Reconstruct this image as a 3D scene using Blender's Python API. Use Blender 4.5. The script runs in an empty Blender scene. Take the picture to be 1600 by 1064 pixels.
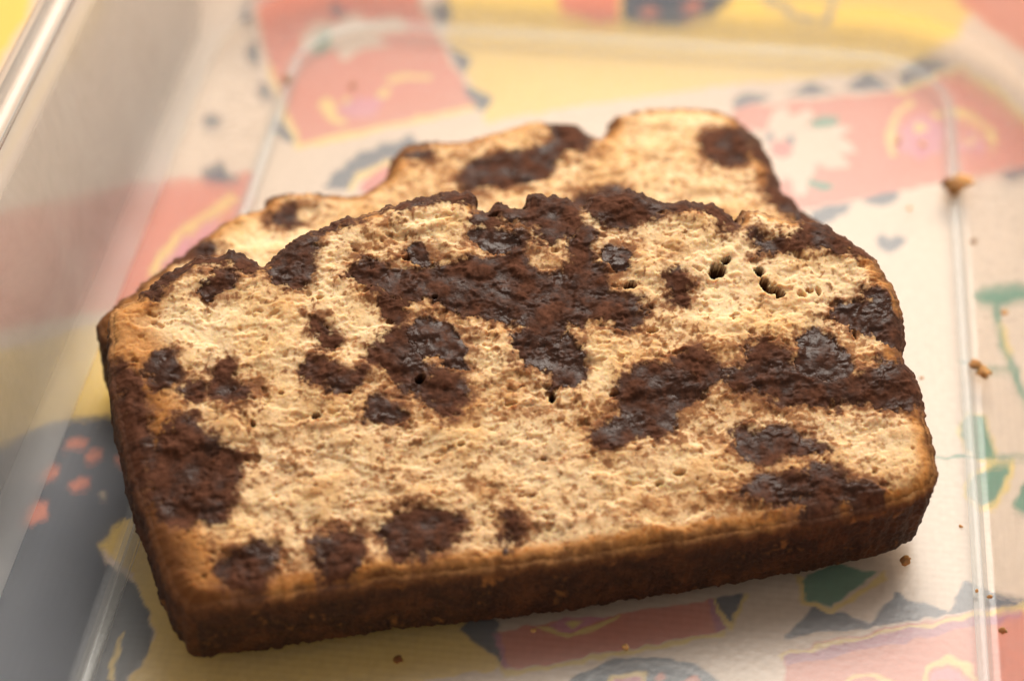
import bpy, math
import numpy as np
from mathutils import Matrix, Vector

scene = bpy.context.scene
col = scene.collection
MM = 0.001

# ---------------------------------------------------------------- camera
cam_data = bpy.data.cameras.new('camera')
cam = bpy.data.objects.new('camera', cam_data)
col.objects.link(cam)
cam.location = (0.02711, -0.23063, 0.22037)
cam.rotation_euler = (math.radians(48.51), 0.0, math.radians(6.703))
cam_data.lens = 75.0
cam_data.sensor_width = 36.0
cam_data.clip_start = 0.01
cam_data.clip_end = 20.0
cam_data.dof.use_dof = True
cam_data.dof.focus_distance = 0.294
cam_data.dof.aperture_fstop = 10.0
scene.camera = cam

# ---------------------------------------------------------------- room light
world = bpy.data.worlds.new('World')
scene.world = world
world.use_nodes = True
bg = world.node_tree.nodes['Background']
bg.inputs[0].default_value = (1.0, 0.92, 0.81, 1)
bg.inputs[1].default_value = 0.48

def area_light(name, loc, target, size, watts, colour, size_y=None):
    d = bpy.data.lights.new(name, 'AREA')
    d.energy = watts
    d.color = colour
    d.size = size
    if size_y:
        d.shape = 'RECTANGLE'
        d.size_y = size_y
    o = bpy.data.objects.new(name, d)
    col.objects.link(o)
    o.location = loc
    o.rotation_euler = (Vector(target) - Vector(loc)).to_track_quat('-Z', 'Y').to_euler()
    return o

area_light('ceiling_lamp', (0.10, 0.33, 0.57), (0.0, 0.02, 0.0), 0.44, 6.5, (1.0, 0.94, 0.85))
area_light('back_lamp', (-0.02, 0.70, 0.46), (0.0, 0.05, 0.0), 0.34, 1.5, (1.0, 0.93, 0.84), 0.20)

scene.view_settings.view_transform = 'Standard'
scene.view_settings.look = 'None'
scene.view_settings.exposure = 0.0
scene.view_settings.gamma = 1.0
scene.render.engine = 'CYCLES'
scene.cycles.max_bounces = 12
scene.cycles.transparent_max_bounces = 24
scene.cycles.use_denoising = True

# slice outlines, chocolate pieces, stains and pores: millimetres on the cut face (across, up the slice)
FRONT_OUTLINE = [
    (1.6,0.4), (10.7,0.3), (18.9,0.4), (28.8,0.6), (38.7,0.3), (48.7,0.1), (58.9,0.3), (69.2,0.6), (79.6,1.0), (88.4,1.4),
    (95.6,2.3), (99.1,3.7), (100.8,5.8), (101.5,9.6), (101.4,13.4), (101.7,18.1), (101.4,21.5), (100.7,23.4), (101.7,26.3),
    (102.3,31.4), (102.0,35.6), (100.6,39.4), (98.9,41.8), (96.3,44.8), (93.9,46.5), (90.5,47.9), (86.9,48.7), (83.5,50.2),
    (82.3,48.0), (80.8,50.5), (78.4,52.4), (74.7,52.7), (72.0,53.0), (69.5,54.9), (68.3,55.7), (67.3,55.2), (65.0,55.2),
    (62.6,55.0), (61.1,53.3), (59.4,55.1), (55.8,56.1), (54.0,56.1), (52.7,54.0), (51.0,54.6), (49.4,56.1), (47.7,54.2),
    (46.2,54.9), (46.2,57.6), (44.2,57.9), (41.5,58.4), (38.7,57.9), (35.9,57.5), (33.1,56.8), (29.4,56.0), (25.7,55.4),
    (23.4,54.3), (21.1,53.9), (18.7,52.6), (16.7,50.6), (15.3,49.9), (13.3,51.5), (11.6,52.5), (9.4,52.2), (6.7,52.1),
    (4.9,51.3), (2.7,50.5), (0.3,48.8), (-2.0,46.8), (-3.8,46.1), (-5.5,45.3), (-6.3,41.6), (-6.8,35.7), (-6.3,29.9),
    (-5.4,22.2), (-4.2,15.6), (-2.9,10.0), (-1.6,4.3), (-0.3,1.7),]
FRONT_CHOCOLATE = [
    (0.55,[(16.0,48.3),(17.4,50.9),(19.0,53.2),(21.1,54.4),(22.8,53.3),(22.8,50.5),(21.4,48.9),(21.8,47.0),(21.0,45.3),(18.7,44.5),(16.7,46.4)]),
    (0.25,[(23.0,53.5),(25.7,55.4),(33.1,56.9),(38.7,58.0),(46.2,57.8),(45.8,55.3),(43.2,55.8),(41.3,56.9),(36.7,56.1),(31.2,55.6),(27.0,55.0),(24.4,53.5)]),
    (0.35,[(46.1,52.8),(47.7,54.2),(50.3,56.0),(51.4,54.2),(54.1,56.5),(57.7,56.0),(60.5,53.8),(60.5,50.9),(58.6,49.4),(56.4,47.5),(54.5,48.2),(53.9,51.0),(51.6,51.3),(50.5,51.7),(49.3,52.4),(47.4,51.9)]),
    (0.9,[(44.3,49.8),(45.7,51.2),(48.1,50.7),(50.9,49.3),(50.9,47.4),(49.6,47.0),(46.3,48.2)]),
    (0.45,[(26.9,46.9),(28.3,47.7),(31.8,47.3),(35.1,45.5),(39.6,45.5),(42.3,45.8),(46.0,46.0),(48.4,46.3),(49.8,47.5),(50.9,50.4),(52.1,49.1),(51.3,46.3),(52.7,43.2),(55.5,42.4),(57.7,44.2),(57.4,46.8),(58.7,48.9),(60.7,49.5),(61.2,46.6),(60.1,43.9),(61.5,41.9),(62.3,38.9),(64.7,37.1),(65.7,35.4),(65.4,33.8),(63.1,33.2),(60.5,34.2),(56.5,33.9),(54.2,33.4),(52.5,30.3),(50.9,30.0),(49.7,33.2),(50.2,34.9),(46.2,36.4),(42.9,37.5),(39.6,39.4),(37.0,41.1),(34.4,40.5),(31.6,42.4),(29.2,44.0),(27.2,45.5)]),
    (0.85,[(27.9,47.5),(31.0,47.5),(32.1,46.3),(35.1,45.1),(35.6,43.6),(33.5,43.2),(30.6,44.4),(28.5,45.5)]),
    (0.35,[(29.6,43.9),(31.9,41.6),(33.4,39.4),(32.7,37.4),(31.1,38.7),(30.1,41.3)]),
    (0.35,[(30.0,34.8),(31.2,36.1),(33.1,36.9),(34.6,35.2),(35.6,33.6),(34.8,30.7),(33.5,27.4),(32.2,27.4),(31.3,29.7),(28.8,31.5),(27.7,32.6)]),
    (0.95,[(33.7,35.5),(35.0,37.3),(38.3,36.5),(39.3,34.8),(41.7,32.8),(40.3,31.4),(40.3,29.5),(38.6,30.2),(37.5,31.6),(35.0,32.1),(34.3,33.4)]),
    (0.3,[(32.6,27.6),(34.6,29.2),(38.0,28.8),(39.6,26.6),(39.8,24.7),(37.1,23.1),(35.6,24.2),(34.1,25.9)]),
    (0.75,[(48.2,33.4),(51.0,33.2),(52.6,31.3),(55.1,32.0),(55.9,30.6),(56.0,27.4),(55.1,25.5),(53.1,25.2),(51.7,26.2),(51.0,28.0),(49.0,29.3),(48.1,30.9)]),
    (0.25,[(61.4,53.3),(63.0,54.6),(65.0,55.2),(68.3,55.9),(72.0,53.5),(74.8,53.3),(78.5,53.0),(80.9,51.0),(82.2,47.9),(81.3,46.5),(79.2,47.8),(76.4,49.7),(73.2,49.9),(69.0,49.9),(67.4,48.9),(64.7,49.0),(62.8,51.0)]),
    (0.85,[(61.7,43.9),(64.0,45.2),(66.2,44.6),(64.9,43.0),(65.2,41.9),(63.5,42.6)]),
    (0.35,[(83.2,44.8),(84.7,45.2),(85.8,44.0),(87.4,44.8),(88.4,43.1),(87.3,42.0),(85.0,42.4),(83.8,43.0)]),
    (0.75,[(92.7,31.6),(95.1,32.1),(96.5,32.3),(97.6,34.1),(99.8,34.3),(100.1,32.2),(99.9,30.7),(101.5,28.4),(101.4,24.8),(100.0,24.5),(98.5,27.3),(95.9,28.1),(94.2,29.3)]),
    (0.5,[(61.3,24.2),(63.9,26.1),(67.5,26.1),(69.4,24.6),(70.7,22.5),(69.4,20.2),(66.9,19.1),(66.1,17.0),(63.7,15.8),(60.6,16.1),(57.5,15.3),(55.9,16.5),(57.6,18.2),(60.4,19.5),(60.3,21.9)]),
    (0.3,[(70.0,27.5),(72.0,28.4),(73.6,27.5),(74.2,25.0),(73.0,22.6),(70.9,21.3),(70.1,23.5),(69.2,25.6)]),
    (0.45,[(74.1,24.5),(76.8,23.6),(80.0,26.2),(81.5,28.0),(83.4,27.2),(84.2,24.6),(84.6,22.4),(89.6,20.9),(93.8,21.3),(98.2,22.6),(100.4,22.3),(101.4,18.8),(101.2,15.9),(97.4,15.9),(94.1,17.2),(90.7,17.8),(87.1,18.1),(83.8,18.9),(80.4,20.0),(77.6,21.3),(74.7,22.4)]),
    (0.8,[(84.9,22.5),(86.4,25.8),(87.5,28.2),(89.3,28.8),(90.8,26.7),(92.2,23.4),(91.4,21.5),(88.3,21.1)]),
    (0.55,[(74.7,15.1),(76.1,15.9),(76.9,14.3),(78.8,14.6),(81.7,14.7),(82.8,12.9),(85.3,12.0),(86.5,10.8),(83.8,10.6),(81.3,11.2),(78.6,10.0),(75.9,10.7),(74.8,12.7)]),
    (0.5,[(74.5,6.1),(77.2,7.6),(81.1,7.6),(82.4,6.4),(80.8,4.3),(77.3,4.2)]),
    (0.5,[(82.4,6.4),(83.7,8.2),(86.4,7.6),(88.7,6.3),(87.9,4.8),(86.2,3.1),(84.5,2.4),(83.5,1.2),(81.6,0.2),(80.6,0.9),(81.9,2.8),(81.2,4.3)]),
    (0.45,[(87.7,5.0),(89.4,5.5),(91.8,3.8),(91.7,2.2),(89.0,2.2),(87.5,3.1)]),
    (0.25,[(-1.9,22.2),(0.9,26.1),(3.5,26.7),(5.3,23.6),(8.0,21.5),(9.4,20.0),(8.2,16.2),(7.4,13.5),(5.2,11.7),(1.7,11.9),(-1.2,13.5),(-2.1,17.1)]),
    (0.45,[(18.8,32.5),(21.2,33.2),(23.5,31.9),(24.8,30.4),(27.4,30.7),(26.6,29.3),(24.5,28.4),(21.6,29.2),(19.6,30.3)]),
    (0.45,[(25.6,7.4),(28.3,9.1),(30.8,10.0),(34.1,8.7),(36.7,6.7),(34.4,5.0),(30.9,3.7),(28.4,3.7),(26.6,5.4)]),
    (0.35,[(18.1,7.1),(20.7,8.1),(23.0,6.8),(23.6,3.6),(21.7,1.6),(19.1,1.7),(18.1,4.2)]),
    (0.45,[(4.9,5.3),(7.8,6.9),(11.1,7.0),(11.4,4.6),(9.3,1.6),(6.8,1.7),(5.8,3.0)]),
    (0.25,[(6.0,30.9),(8.1,34.5),(9.6,33.1),(10.1,31.5),(11.0,30.0),(10.3,28.6),(8.8,29.0)]),
    (0.3,[(2.5,30.6),(4.0,31.8),(5.3,31.2),(4.4,28.6),(3.1,29.2)]),
    (0.5,[(-1.3,35.0),(0.6,36.9),(2.3,36.3),(1.5,32.2),(-0.4,31.8)]),
    (0.3,[(20.4,38.6),(21.8,39.6),(24.3,36.7),(23.0,35.1),(21.2,36.5)]),
    (0.9,[(36.0,49.5),(37.5,49.5),(38.9,47.7),(38.8,45.8),(36.9,46.6)]),
    (0.7,[(6.7,46.4),(9.0,48.7),(11.4,49.0),(10.8,46.9),(8.2,44.9)]),
    (0.2,[(-1.3,47.5),(2.0,50.4),(5.9,52.2),(10.5,52.6),(14.8,50.4),(15.4,49.3),(13.0,49.0),(10.9,50.3),(7.6,50.2),(4.7,49.4),(1.8,47.6),(-0.4,45.8)]),
    (0.4,[(41.4,7.0),(43.3,6.3),(44.0,4.4),(42.6,3.8),(41.7,5.4)]),
    (0.6,[(27.0,25.6),(29.0,26.3),(31.1,23.9),(28.9,23.0),(27.1,23.9)]),
    (0.2,[(92.2,46.6),(94.5,46.8),(98.6,42.5),(100.3,39.3),(97.2,40.9),(93.6,41.2),(91.8,42.4),(89.1,41.9),(88.9,42.5)]),
    (0.2,[(70.2,39.7),(72.2,40.7),(73.6,38.4),(72.1,35.5),(69.8,36.1)]),
    (0.2,[(-6.0,36.1),(-3.8,35.3),(-2.4,31.3),(-2.3,25.5),(-2.0,23.6),(-2.9,18.2),(-3.8,17.4),(-4.8,22.1),(-5.5,28.8)]),
]
FRONT_STAIN = [
    (0.38,[(10.2,25.8),(53.3,16.1),(97.1,15.0),(96.4,1.7),(50.8,2.5),(11.1,3.6)]),
    (0.8,[(26.8,49.5),(49.8,47.5),(63.5,42.6),(66.4,34.0),(53.4,31.7),(34.1,38.3),(27.6,42.2)]),
    (0.45,[(18.8,34.3),(29.9,32.8),(32.2,24.7),(18.8,27.5)]),
    (0.7,[(1.9,9.3),(14.8,7.5),(26.0,4.2),(23.9,0.9),(4.4,1.0)]),
    (0.8,[(34.2,64.6),(34.3,64.5),(34.2,64.4)]),
    (0.75,[(29.2,15.4),(35.7,13.8),(40.7,12.7),(47.9,9.8),(43.4,8.6),(37.7,10.3),(32.2,12.4)]),
    (0.85,[(58.7,8.3),(63.9,8.3),(68.9,7.4),(74.5,7.1),(74.8,4.7),(68.2,4.2),(60.7,5.3)]),
    (0.6,[(39.0,23.8),(50.5,30.1),(50.7,26.1),(59.4,21.0),(56.0,16.7),(42.1,21.5)]),
    (0.6,[(4.1,33.3),(14.3,32.9),(14.8,29.0),(6.1,27.3),(3.0,30.6)]),
    (0.7,[(43.8,49.4),(51.9,48.9),(50.8,45.3),(43.3,46.3)]),
    (0.55,[(29.1,53.4),(37.8,51.2),(36.4,48.2),(31.9,47.8),(28.6,49.8)]),
    (0.8,[(31.6,32.6),(41.9,31.2),(40.4,21.7),(31.8,21.9),(25.3,24.7)]),
    (0.55,[(64.3,46.7),(73.4,46.6),(74.2,41.3),(67.5,44.2)]),
    (0.6,[(63.5,33.4),(69.2,34.7),(73.9,31.0),(64.3,28.3)]),
    (0.65,[(66.1,19.2),(74.0,19.1),(73.6,13.3),(66.6,13.3)]),
    (0.8,[(64.3,28.3),(73.3,28.6),(86.6,27.3),(102.0,23.3),(100.6,14.5),(71.0,17.5),(57.1,13.7),(55.1,16.8)]),
    (0.7,[(26.0,29.4),(33.5,27.4),(32.1,23.8),(27.1,25.4)]),
    (0.7,[(18.4,9.7),(26.5,8.2),(25.4,6.0),(18.1,7.1)]),
    (0.75,[(71.2,9.9),(82.3,8.8),(93.7,4.9),(93.6,1.2),(70.6,3.4)]),
    (0.7,[(-5.7,37.6),(-1.0,33.0),(3.5,26.7),(-0.4,10.5),(1.3,2.3),(11.7,1.3),(11.5,-0.4),(1.1,0.6),(-5.1,24.0)]),
    (0.5,[(10.4,27.6),(25.2,23.7),(20.9,16.8),(9.6,20.2)]),
    (0.5,[(79.1,38.5),(87.1,37.5),(85.3,33.6),(79.3,35.4)]),
]
FRONT_PORES = [
    (78.1,40.3,1.2,1.2), (79.2,41.5,0.83,0.6), (77.2,39.5,0.74,0.7), (83.5,39.2,0.74,0.9), (83.8,37.4,0.83,1.0), (84.7,36.0,1.1,0.8),
    (85.6,35.1,0.74,0.6), (88.5,34.7,0.64,0.5), (89.7,35.1,0.74,0.4), (91.0,34.9,0.37,0.8), (65.1,39.1,0.92,0.6), (45.8,23.1,0.83,0.4),
    (19.8,24.9,0.64,0.6), (51.3,23.6,0.55,1.0), (94.4,27.5,0.37,0.7), (34.1,28.6,0.74,0.6), (24.4,27.7,0.46,0.3), (66.8,31.9,0.74,0.5),
    (35.0,47.6,0.55,0.4), (48.1,53.3,0.83,0.5), (66.0,10.1,0.92,0.4), (63.2,9.1,0.74,0.4), (48.7,14.8,0.55,0.4), (22.4,42.8,0.55,0.4),
    (11.4,24.8,0.37,0.6), (38.1,18.2,0.46,0.3), (78.2,32.5,0.55,0.3), (38.0,40.8,0.46,0.3), (15.6,28.9,0.46,0.3), (59.8,22.9,0.55,0.3),
    ]
REAR_OUTLINE = [
    (-0.4,43.5), (-3.9,46.2), (-6.9,49.1), (-8.6,51.7), (-9.2,53.6), (-8.6,55.4), (-4.3,60.0), (2.1,66.0), (5.7,69.9),
    (9.4,73.0), (13.5,76.2), (17.1,76.9), (17.8,80.1), (23.3,79.9), (29.2,78.2), (32.7,78.1), (36.6,81.1), (38.8,86.2),
    (40.8,89.4), (44.0,90.2), (49.1,89.3), (53.4,89.8), (59.0,91.5), (64.3,91.9), (69.3,90.3), (71.9,86.2), (73.5,86.7),
    (75.3,90.8), (79.3,92.2), (85.8,92.3), (92.0,90.8), (95.5,87.8), (97.8,82.0), (97.9,76.7), (97.9,70.7), (98.5,65.5),
    (100.6,60.2), (101.9,57.4), (102.8,48.7), (102.3,42.7), (101.3,39.4), (60,39.0), (20,39.2),]
REAR_CHOCOLATE = [
    (0.4,[(63.7,91.3),(69.4,90.4),(72.1,85.7),(69.3,82.3),(65.6,82.2),(63.3,79.8),(61.4,76.3),(56.1,75.0),(51.0,75.2),(48.2,75.7),(50.5,81.4),(54.3,82.6),(59.6,83.3),(62.9,84.4),(65.5,86.1),(64.6,88.8)]),
    (0.3,[(89.3,82.3),(92.4,83.9),(95.6,81.9),(94.9,76.4),(91.9,73.8),(89.2,75.3),(88.5,78.4)]),
    (0.2,[(95.4,87.3),(97.8,82.0),(98.2,75.8),(97.7,68.2),(100.1,61.9),(101.9,57.6),(98.6,58.6),(95.3,62.0),(95.5,66.5),(96.5,68.4),(96.3,74.4),(96.4,80.5)]),
    (0.3,[(18.8,73.8),(21.4,75.0),(22.0,71.6),(19.5,70.9)]),
    (0.3,[(41.3,85.8),(44.4,85.6),(44.3,83.5),(42.1,83.9)]),
    (0.3,[(2.8,65.1),(5.6,68.2),(8.6,68.4),(8.9,65.9),(5.9,65.5)]),
    (0.4,[(65.9,70.4),(70.6,71.1),(73.2,70.0),(70.3,67.2),(66.1,66.6)]),
    (0.2,[(17.8,79.9),(23.4,80.1),(29.4,78.7),(29.1,77.6),(23.2,78.9)]),
    (0.2,[(41.0,89.5),(44.6,90.5),(49.4,89.5),(48.7,88.2),(43.8,88.5)]),
]
REAR_STAIN = [
    (0.4,[(16.1,76.7),(41.9,90.1),(75.4,88.7),(96.5,83.1),(96.7,60.9),(61.9,52.9),(24.2,59.5)]),
    (0.7,[(35.8,83.0),(41.1,84.1),(48.6,79.4),(51.8,73.7),(35.8,74.9)]),
    (0.5,[(39.7,88.7),(49.8,86.9),(48.6,79.4),(40.9,82.4)]),
    (0.4,[(73.9,81.8),(84.4,81.7),(87.2,76.0),(74.5,74.8)]),
]
# the printed tablecloth: ink name and outline in millimetres on the table
PRINT = [
    ('yellow',[(-31.8,147.9),(80.4,161.1),(73.7,124.2),(70.8,112.8),(62.3,102.2),(54.1,97.7),(30.0,91.2),(2.0,80.9),(-13.3,74.2),(-17.6,85.6),(-23.7,99.5)]),
    ('yellow',[(-153.0,133.7),(-113.0,138.4),(-103.4,98.9),(-104.3,79.5),(-121.9,48.2)]),
    ('yellow',[(-80.7,5.6),(-65.7,14.3),(-60.4,5.8),(-47.3,-23.2),(-60.1,-14.1),(-73.4,-18.4),(-93.1,-31.1),(-104.6,0.6)]),
    ('yellow',[(-55.1,-32.7),(-52.8,-23.8),(-42.4,-20.0),(-0.1,-30.1),(-1.8,-42.7),(4.8,-48.1),(-7.5,-52.4),(-19.8,-59.6),(-47.9,-69.1),(-44.8,-58.3),(-42.9,-49.2),(-44.2,-44.8),(-49.0,-37.1)]),
    ('coral',[(-121.0,30.6),(-91.0,39.6),(-71.6,49.5),(-50.6,55.1),(-49.6,45.9),(-55.9,29.8),(-62.1,18.6),(-72.9,14.2),(-109.5,0.0)]),
    ('coral',[(-72.3,145.7),(-38.6,149.7),(-30.9,111.9),(-15.9,78.8),(-31.0,70.9),(-45.4,63.5),(-55.2,87.4),(-61.8,108.3)]),
    ('coral',[(30.3,84.2),(58.7,92.1),(70.4,101.5),(76.9,94.7),(83.0,83.6),(101.4,69.0),(101.2,67.2),(80.7,72.4),(69.1,67.3),(45.3,56.7),(26.3,49.6)]),
    ('coral',[(41.1,-41.1),(58.2,-34.1),(74.0,-28.8),(100.7,-20.7),(95.2,-64.1),(44.9,-70.1)]),
    ('coral',[(2.3,-42.2),(31.7,-33.0),(33.4,-38.5),(4.9,-48.7)]),
    ('coral',[(-7.6,128.5),(5.5,130.1),(7.5,109.3),(3.0,108.3),(-3.4,111.8)]),
    ('coral',[(72.7,160.2),(124.3,166.3),(116.3,103.4),(86.5,101.9),(77.9,113.6),(70.1,123.8)]),
    ('yline',[(-55.6,87.3),(-54.9,87.8),(-44.8,64.4),(-31.1,71.7),(-16.0,79.4),(-15.6,77.8),(-30.6,69.7),(-45.1,62.2)]),
    ('yline',[(40.7,-41.3),(74.0,-28.6),(100.8,-19.7),(100.6,-21.1),(73.9,-30.1),(41.3,-42.7)]),
    ('yline',[(58.7,92.5),(70.4,101.9),(77.2,95.3),(83.6,83.6),(82.8,82.8),(76.4,93.6),(70.3,100.2),(58.9,91.0)]),
    ('yline',[(1.8,-42.3),(2.5,-42.1),(5.1,-48.8),(33.6,-38.5),(33.7,-39.3),(4.7,-49.9)]),
    ('yline',[(31.5,-32.9),(32.1,-32.7),(34.1,-36.5),(35.9,-31.3),(36.5,-31.2),(34.4,-38.4),(33.6,-38.4)]),
    ('yline',[(-53.7,49.0),(-52.1,47.4),(-59.4,35.8),(-61.3,25.9),(-62.6,26.1),(-61.0,36.8)]),
    ('pink',[(-53.7,43.7),(-54.7,38.4),(-59.0,29.4),(-61.2,27.5),(-58.9,35.8)]),
    ('slate',[(-99.5,-26.7),(-74.6,-14.4),(-68.4,-8.9),(-59.6,-6.9),(-51.8,-18.5),(-50.8,-26.2),(-53.3,-28.4),(-54.8,-32.4),(-52.8,-36.3),(-48.0,-39.1),(-44.4,-44.2),(-43.0,-50.4),(-45.0,-57.8),(-47.9,-69.1),(-79.5,-79.8)]),
    ('coral',[(-65.2,-13.3),(-63.9,-11.8),(-62.0,-12.1),(-62.2,-13.8),(-64.1,-14.6)]),
    ('coral',[(-61.9,-15.4),(-60.7,-13.9),(-58.8,-14.2),(-59.0,-15.6),(-60.6,-16.6)]),
    ('coral',[(-67.0,-19.6),(-65.9,-17.7),(-64.1,-18.3),(-64.2,-20.2),(-65.7,-21.2)]),
    ('coral',[(-62.8,-21.3),(-61.1,-19.6),(-59.2,-19.9),(-59.3,-21.5),(-61.3,-23.0)]),
    ('coral',[(-66.6,-28.3),(-65.8,-25.4),(-64.0,-25.7),(-63.8,-28.3),(-65.3,-29.8)]),
    ('coral',[(-57.1,-15.4),(-55.7,-14.2),(-54.1,-16.4),(-55.4,-17.6)]),
    ('cream',[(-57.5,-22.8),(-57.0,-22.1),(-56.3,-22.7),(-56.6,-23.8)]),
    ('yline',[(-47.4,-56.6),(-47.7,-53.1),(-47.3,-48.0),(-46.8,-48.0),(-46.5,-53.0),(-46.6,-56.5)]),
    ('slate',[(-63.2,110.4),(-64.1,103.1),(-60.2,98.5)]),
    ('slate',[(-59.3,96.4),(-60.4,90.5),(-56.2,86.2)]),
    ('slate',[(-55.1,83.2),(-55.9,79.1),(-51.2,74.6)]),
    ('slate',[(-50.8,72.7),(-51.0,67.8),(-46.6,64.1),(-46.2,65.5)]),
    ('slate',[(-28.5,109.9),(-25.8,114.8),(-23.6,106.1),(-26.2,103.6)]),
    ('slate',[(-23.4,97.4),(-18.4,93.8),(-19.4,87.8)]),
    ('slate',[(-19.1,85.4),(-13.3,82.1),(-14.2,77.0),(-15.9,78.8)]),
    ('slate',[(-52.7,51.8),(-57.3,57.6),(-60.5,54.5),(-58.2,51.7)]),
    ('slate',[(-63.9,69.2),(-61.6,71.4),(-59.4,69.6),(-61.1,66.6)]),
    ('slate',[(-38.4,52.2),(-37.6,56.6),(-36.1,57.9),(-36.0,60.1),(-34.3,61.1),(-33.7,63.2),(-31.9,64.0),(-30.8,66.0),(-28.6,66.3),(-26.2,69.2),(-23.5,66.3),(-25.3,63.3),(-29.4,60.9),(-33.1,56.8),(-34.0,52.2)]),
    ('red',[(-32.2,51.5),(-31.5,56.6),(-28.1,60.1),(-23.9,61.6),(-22.5,52.6)]),
    ('yline',[(-34.5,51.9),(-33.6,56.7),(-29.2,61.1),(-24.2,63.4),(-24.0,61.9),(-28.6,59.5),(-32.5,55.4),(-33.5,51.3)]),
    ('slate',[(29.1,85.5),(32.4,89.1),(37.0,88.0),(30.3,83.2)]),
    ('slate',[(38.7,88.2),(43.2,93.2),(48.4,90.9)]),
    ('slate',[(49.5,91.9),(53.6,97.7),(58.1,92.9)]),
    ('slate',[(59.3,97.1),(63.5,104.5),(69.2,102.0),(59.8,93.7)]),
    ('slate',[(51.7,59.2),(58.2,62.8),(59.2,61.3),(56.5,58.7)]),
    ('slate',[(44.2,55.2),(48.5,57.8),(51.1,58.6),(47.4,52.9),(43.2,51.6)]),
    ('slate',[(75.1,69.1),(80.7,72.4),(82.2,70.3),(77.7,68.0)]),
    ('slate',[(54.6,49.2),(55.6,50.3),(56.7,49.4),(57.9,50.7),(59.3,49.7),(58.9,47.0),(56.6,45.4),(55.3,46.5)]),
    ('slate',[(41.5,-38.9),(45.1,-32.7),(53.2,-34.5),(56.4,-28.9),(63.6,-31.5),(66.1,-25.4),(70.6,-27.2),(74.0,-28.0),(77.9,-22.2),(84.7,-23.8),(84.6,-24.7),(74.0,-28.6),(60.0,-33.1)]),
    ('slate',[(-2.3,-42.7),(-1.1,-39.2),(1.5,-37.1),(5.0,-48.1)]),
    ('slate',[(32.0,-32.8),(35.8,-31.4),(34.2,-37.0)]),
    ('yline',[(42.5,-26.9),(43.6,-27.4),(44.5,-31.1),(47.9,-32.6),(52.2,-28.2),(55.3,-24.8),(55.8,-26.0),(52.4,-29.4),(47.9,-33.8),(43.9,-32.1)]),
    ('green',[(43.3,-28.1),(46.9,-24.6),(54.5,-24.9),(51.9,-27.6),(47.9,-32.4),(44.5,-31.3)]),
    ('slate',[(14.6,-48.0),(18.2,-45.4),(23.3,-44.0),(28.4,-44.2),(31.9,-45.8),(34.5,-48.4),(35.5,-52.0),(33.2,-56.5),(28.5,-60.1),(22.0,-61.4),(16.1,-59.6),(13.1,-54.7),(13.2,-50.9)]),
    ('greyline',[(15.5,-48.6),(18.7,-46.1),(23.3,-44.8),(28.0,-44.9),(31.5,-46.5),(31.1,-47.0),(27.8,-45.6),(23.4,-45.5),(18.9,-46.6),(16.0,-49.0)]),
    ('yline',[(18.1,-49.1),(18.9,-47.8),(23.0,-47.0),(23.7,-48.5),(23.7,-50.2),(18.7,-50.8)]),
    ('pink',[(19.0,-49.3),(19.7,-48.2),(22.7,-47.7),(23.2,-50.3),(19.5,-50.7)]),
    ('coral',[(24.4,-47.8),(25.3,-47.0),(26.1,-47.8),(25.3,-48.7)]),
    ('coral',[(27.8,-47.8),(29.8,-46.2),(30.7,-47.7),(29.5,-49.5)]),
    ('purple',[(41.3,-41.8),(58.2,-35.1),(73.9,-29.8),(73.8,-31.2),(56.4,-37.8),(41.8,-43.7)]),
    ('yline',[(59.7,-44.3),(60.2,-41.6),(63.2,-39.2),(65.7,-39.8),(67.2,-43.4),(66.6,-43.5),(64.8,-40.6),(63.0,-40.4),(60.7,-42.4),(60.3,-44.2)]),
    ('yline',[(48.8,-45.5),(50.4,-43.6),(53.8,-43.4),(56.3,-44.7),(55.6,-45.2),(53.4,-44.1),(50.6,-44.5),(49.4,-46.1)]),
    ('pink',[(60.9,-44.1),(61.4,-42.3),(63.1,-41.2),(64.8,-41.6),(66.0,-43.5)]),
    ('purple',[(2.6,-42.5),(3.4,-42.2),(5.7,-48.2),(4.9,-48.6)]),
    ('purple',[(30.9,-33.3),(31.7,-33.1),(33.4,-38.3),(32.5,-38.8)]),
    ('yline',[(8.3,-40.7),(9.2,-41.3),(10.8,-42.0),(12.8,-42.0),(16.1,-40.5),(19.3,-37.3),(18.6,-37.2),(15.6,-39.7),(12.5,-41.2),(10.8,-41.1),(9.1,-40.4)]),
    ('pink',[(9.8,-40.5),(12.0,-38.4),(17.6,-37.3),(15.1,-39.6),(12.5,-41.0),(10.8,-41.1)]),
    ('yline',[(11.8,-39.6),(12.9,-38.8),(14.3,-38.6),(13.8,-39.6),(12.6,-40.2)]),
    ('slate',[(5.5,130.1),(29.6,132.9),(27.7,118.3),(24.6,113.5),(18.5,109.3),(11.4,108.9),(8.3,109.8)]),
    ('coral',[(10.4,113.6),(13.4,114.9),(15.3,113.3),(12.4,111.2)]),
    ('coral',[(18.4,115.5),(21.7,118.1),(23.0,116.9),(20.1,114.3)]),
    ('greyline',[(34.3,121.8),(38.0,118.9),(41.1,115.4),(45.3,114.6),(46.8,118.8),(46.6,123.7),(47.5,123.8),(47.8,118.0),(45.7,112.5),(40.9,113.6),(37.2,117.2),(33.8,119.5)]),
    ('cream',[(37.3,84.1),(39.1,85.8),(40.1,81.4),(42.9,85.7),(43.9,83.3),(42.6,78.8),(48.4,81.1),(51.2,79.8),(48.4,77.2),(52.3,73.3),(48.6,72.0),(50.6,68.1),(46.3,67.6),(44.6,69.6),(43.3,60.4),(41.5,59.3),(40.3,64.5),(36.6,61.4),(34.2,68.4),(32.8,77.7),(35.6,77.0)]),
    ('green',[(43.0,80.8),(45.6,83.5),(48.6,83.0),(48.0,80.6),(44.5,78.7)]),
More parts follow.
